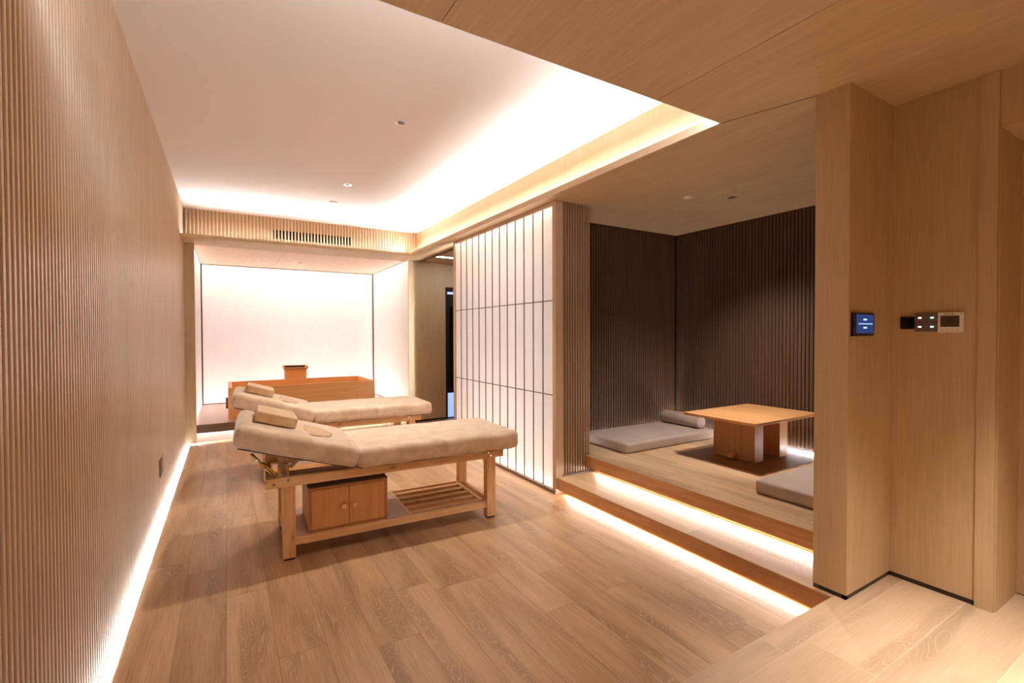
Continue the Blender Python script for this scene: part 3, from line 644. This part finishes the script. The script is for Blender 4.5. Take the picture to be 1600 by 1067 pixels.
# ------------------------------------------------------------------ controls by the entrance
tp = thing('touch_panel', 'black glass control panel glowing blue on the wooden pier', 'control panel', (2.6, YQ, 1.44))
rel(B('housing', 'blackgloss', (2.493, 2.704, YQ - .012, YQ, 1.384, 1.495), bevel=.002), tp)
rel(B('display', 'e_blue', (2.523, 2.692, YQ - .0135, YQ - .0115, 1.398, 1.487)), tp)
rel(B('light_bar', 'e_line', (2.54, 2.68, YQ - .0145, YQ - .013, 1.440, 1.445)), tp)
rel(B('indicator', 'e_cyan', (2.59, 2.62, YQ - .0145, YQ - .013, 1.460, 1.466)), tp); rel(B('indicator', 'e_cyan', (2.59, 2.62, YQ - .0145, YQ - .013, 1.421, 1.427)), tp)
kc = B('card_holder', 'blackgloss', (XR - .012, XR, .984, 1.042, 1.417, 1.480), bevel=.006); tag(kc, 'small black card holder left of the grey switch plate', 'card holder')
sw = thing('light_switch', 'grey switch plate with four small lit indicators', 'light switch', (XR, .937, 1.45))
rel(B('plate', 'greyplastic', (XR - .010, XR, .893, .981, 1.451, 1.495), (XR - .010, XR, .893, .981, 1.405, 1.449), bevel=.001), sw)
for y, mt in ((.962, 'e_pink'), (.915, 'e_cyan')):
    for z in (1.472, 1.428): rel(B('indicator', mt, (XR - .0115, XR - .0095, y - .007, y + .005, z - .003, z + .003)), sw)
th = thing('thermostat', 'white thermostat with a dark display beside the grey switch plate', 'thermostat', (XR, .845, 1.447))
rel(B('body', 'plastic', (XR - .014, XR, .799, .892, 1.401, 1.495), bevel=.002), th)
rel(B('display', 'lcd', (XR - .0155, XR - .0135, .813, .881, 1.427, 1.479)), th)
bm = bmesh.new()
def seg7(bm, y, z, on, w=.009, h=.011, t=.0014):
    X0, X1 = XR - .0162, XR - .0154
    S_ = {'a': (y, y - w, z + 2 * h, z + 2 * h + t), 'g': (y, y - w, z + h, z + h + t), 'd': (y, y - w, z, z + t), 'f': (y, y - t, z + h, z + 2 * h), 'e': (y, y - t, z, z + h), 'b': (y - w, y - w + t, z + h, z + 2 * h), 'c': (y - w, y - w + t, z, z + h)}
    for k_ in on: a, b, c, d = S_[k_]; box(bm, X0, X1, min(a, b), max(a, b), c, d)
seg7(bm, .857, 1.442, 'abged'); seg7(bm, .843, 1.442, 'afgedc')
rel(obj('display_digits', bm, 'black'), th)
for y in (.874, .856, .838, .820): rel(B('button_mark', 'black', (XR - .0148, XR - .0138, y - .003, y + .003, 1.409, 1.411)), th)
for y, h in ((.864, .003), (.850, .002), (.838, .003)): rel(B('top_mark', 'black', (XR - .0148, XR - .0138, y - .005, y + .004, 1.4855, 1.4855 + h)), th)
rel(B('indicator', 'black', (XR - .0148, XR - .0138, .806, .810, 1.4855, 1.489)), th)
# outlets low on the left wall
o = B('wall_outlet', 'dkplate', (XL - .002, XL + .010, 4.48, 4.60, .305, .435), bevel=.002); tag(o, 'dark brown outlet plate low on the ribbed left wall', 'outlet')
o = B('wall_outlet', 'bracket', (XL - .002, XL + .012, 4.69, 4.80, .30, .43), bevel=.008); tag(o, 'pale rounded outlet plate low on the ribbed left wall', 'outlet')
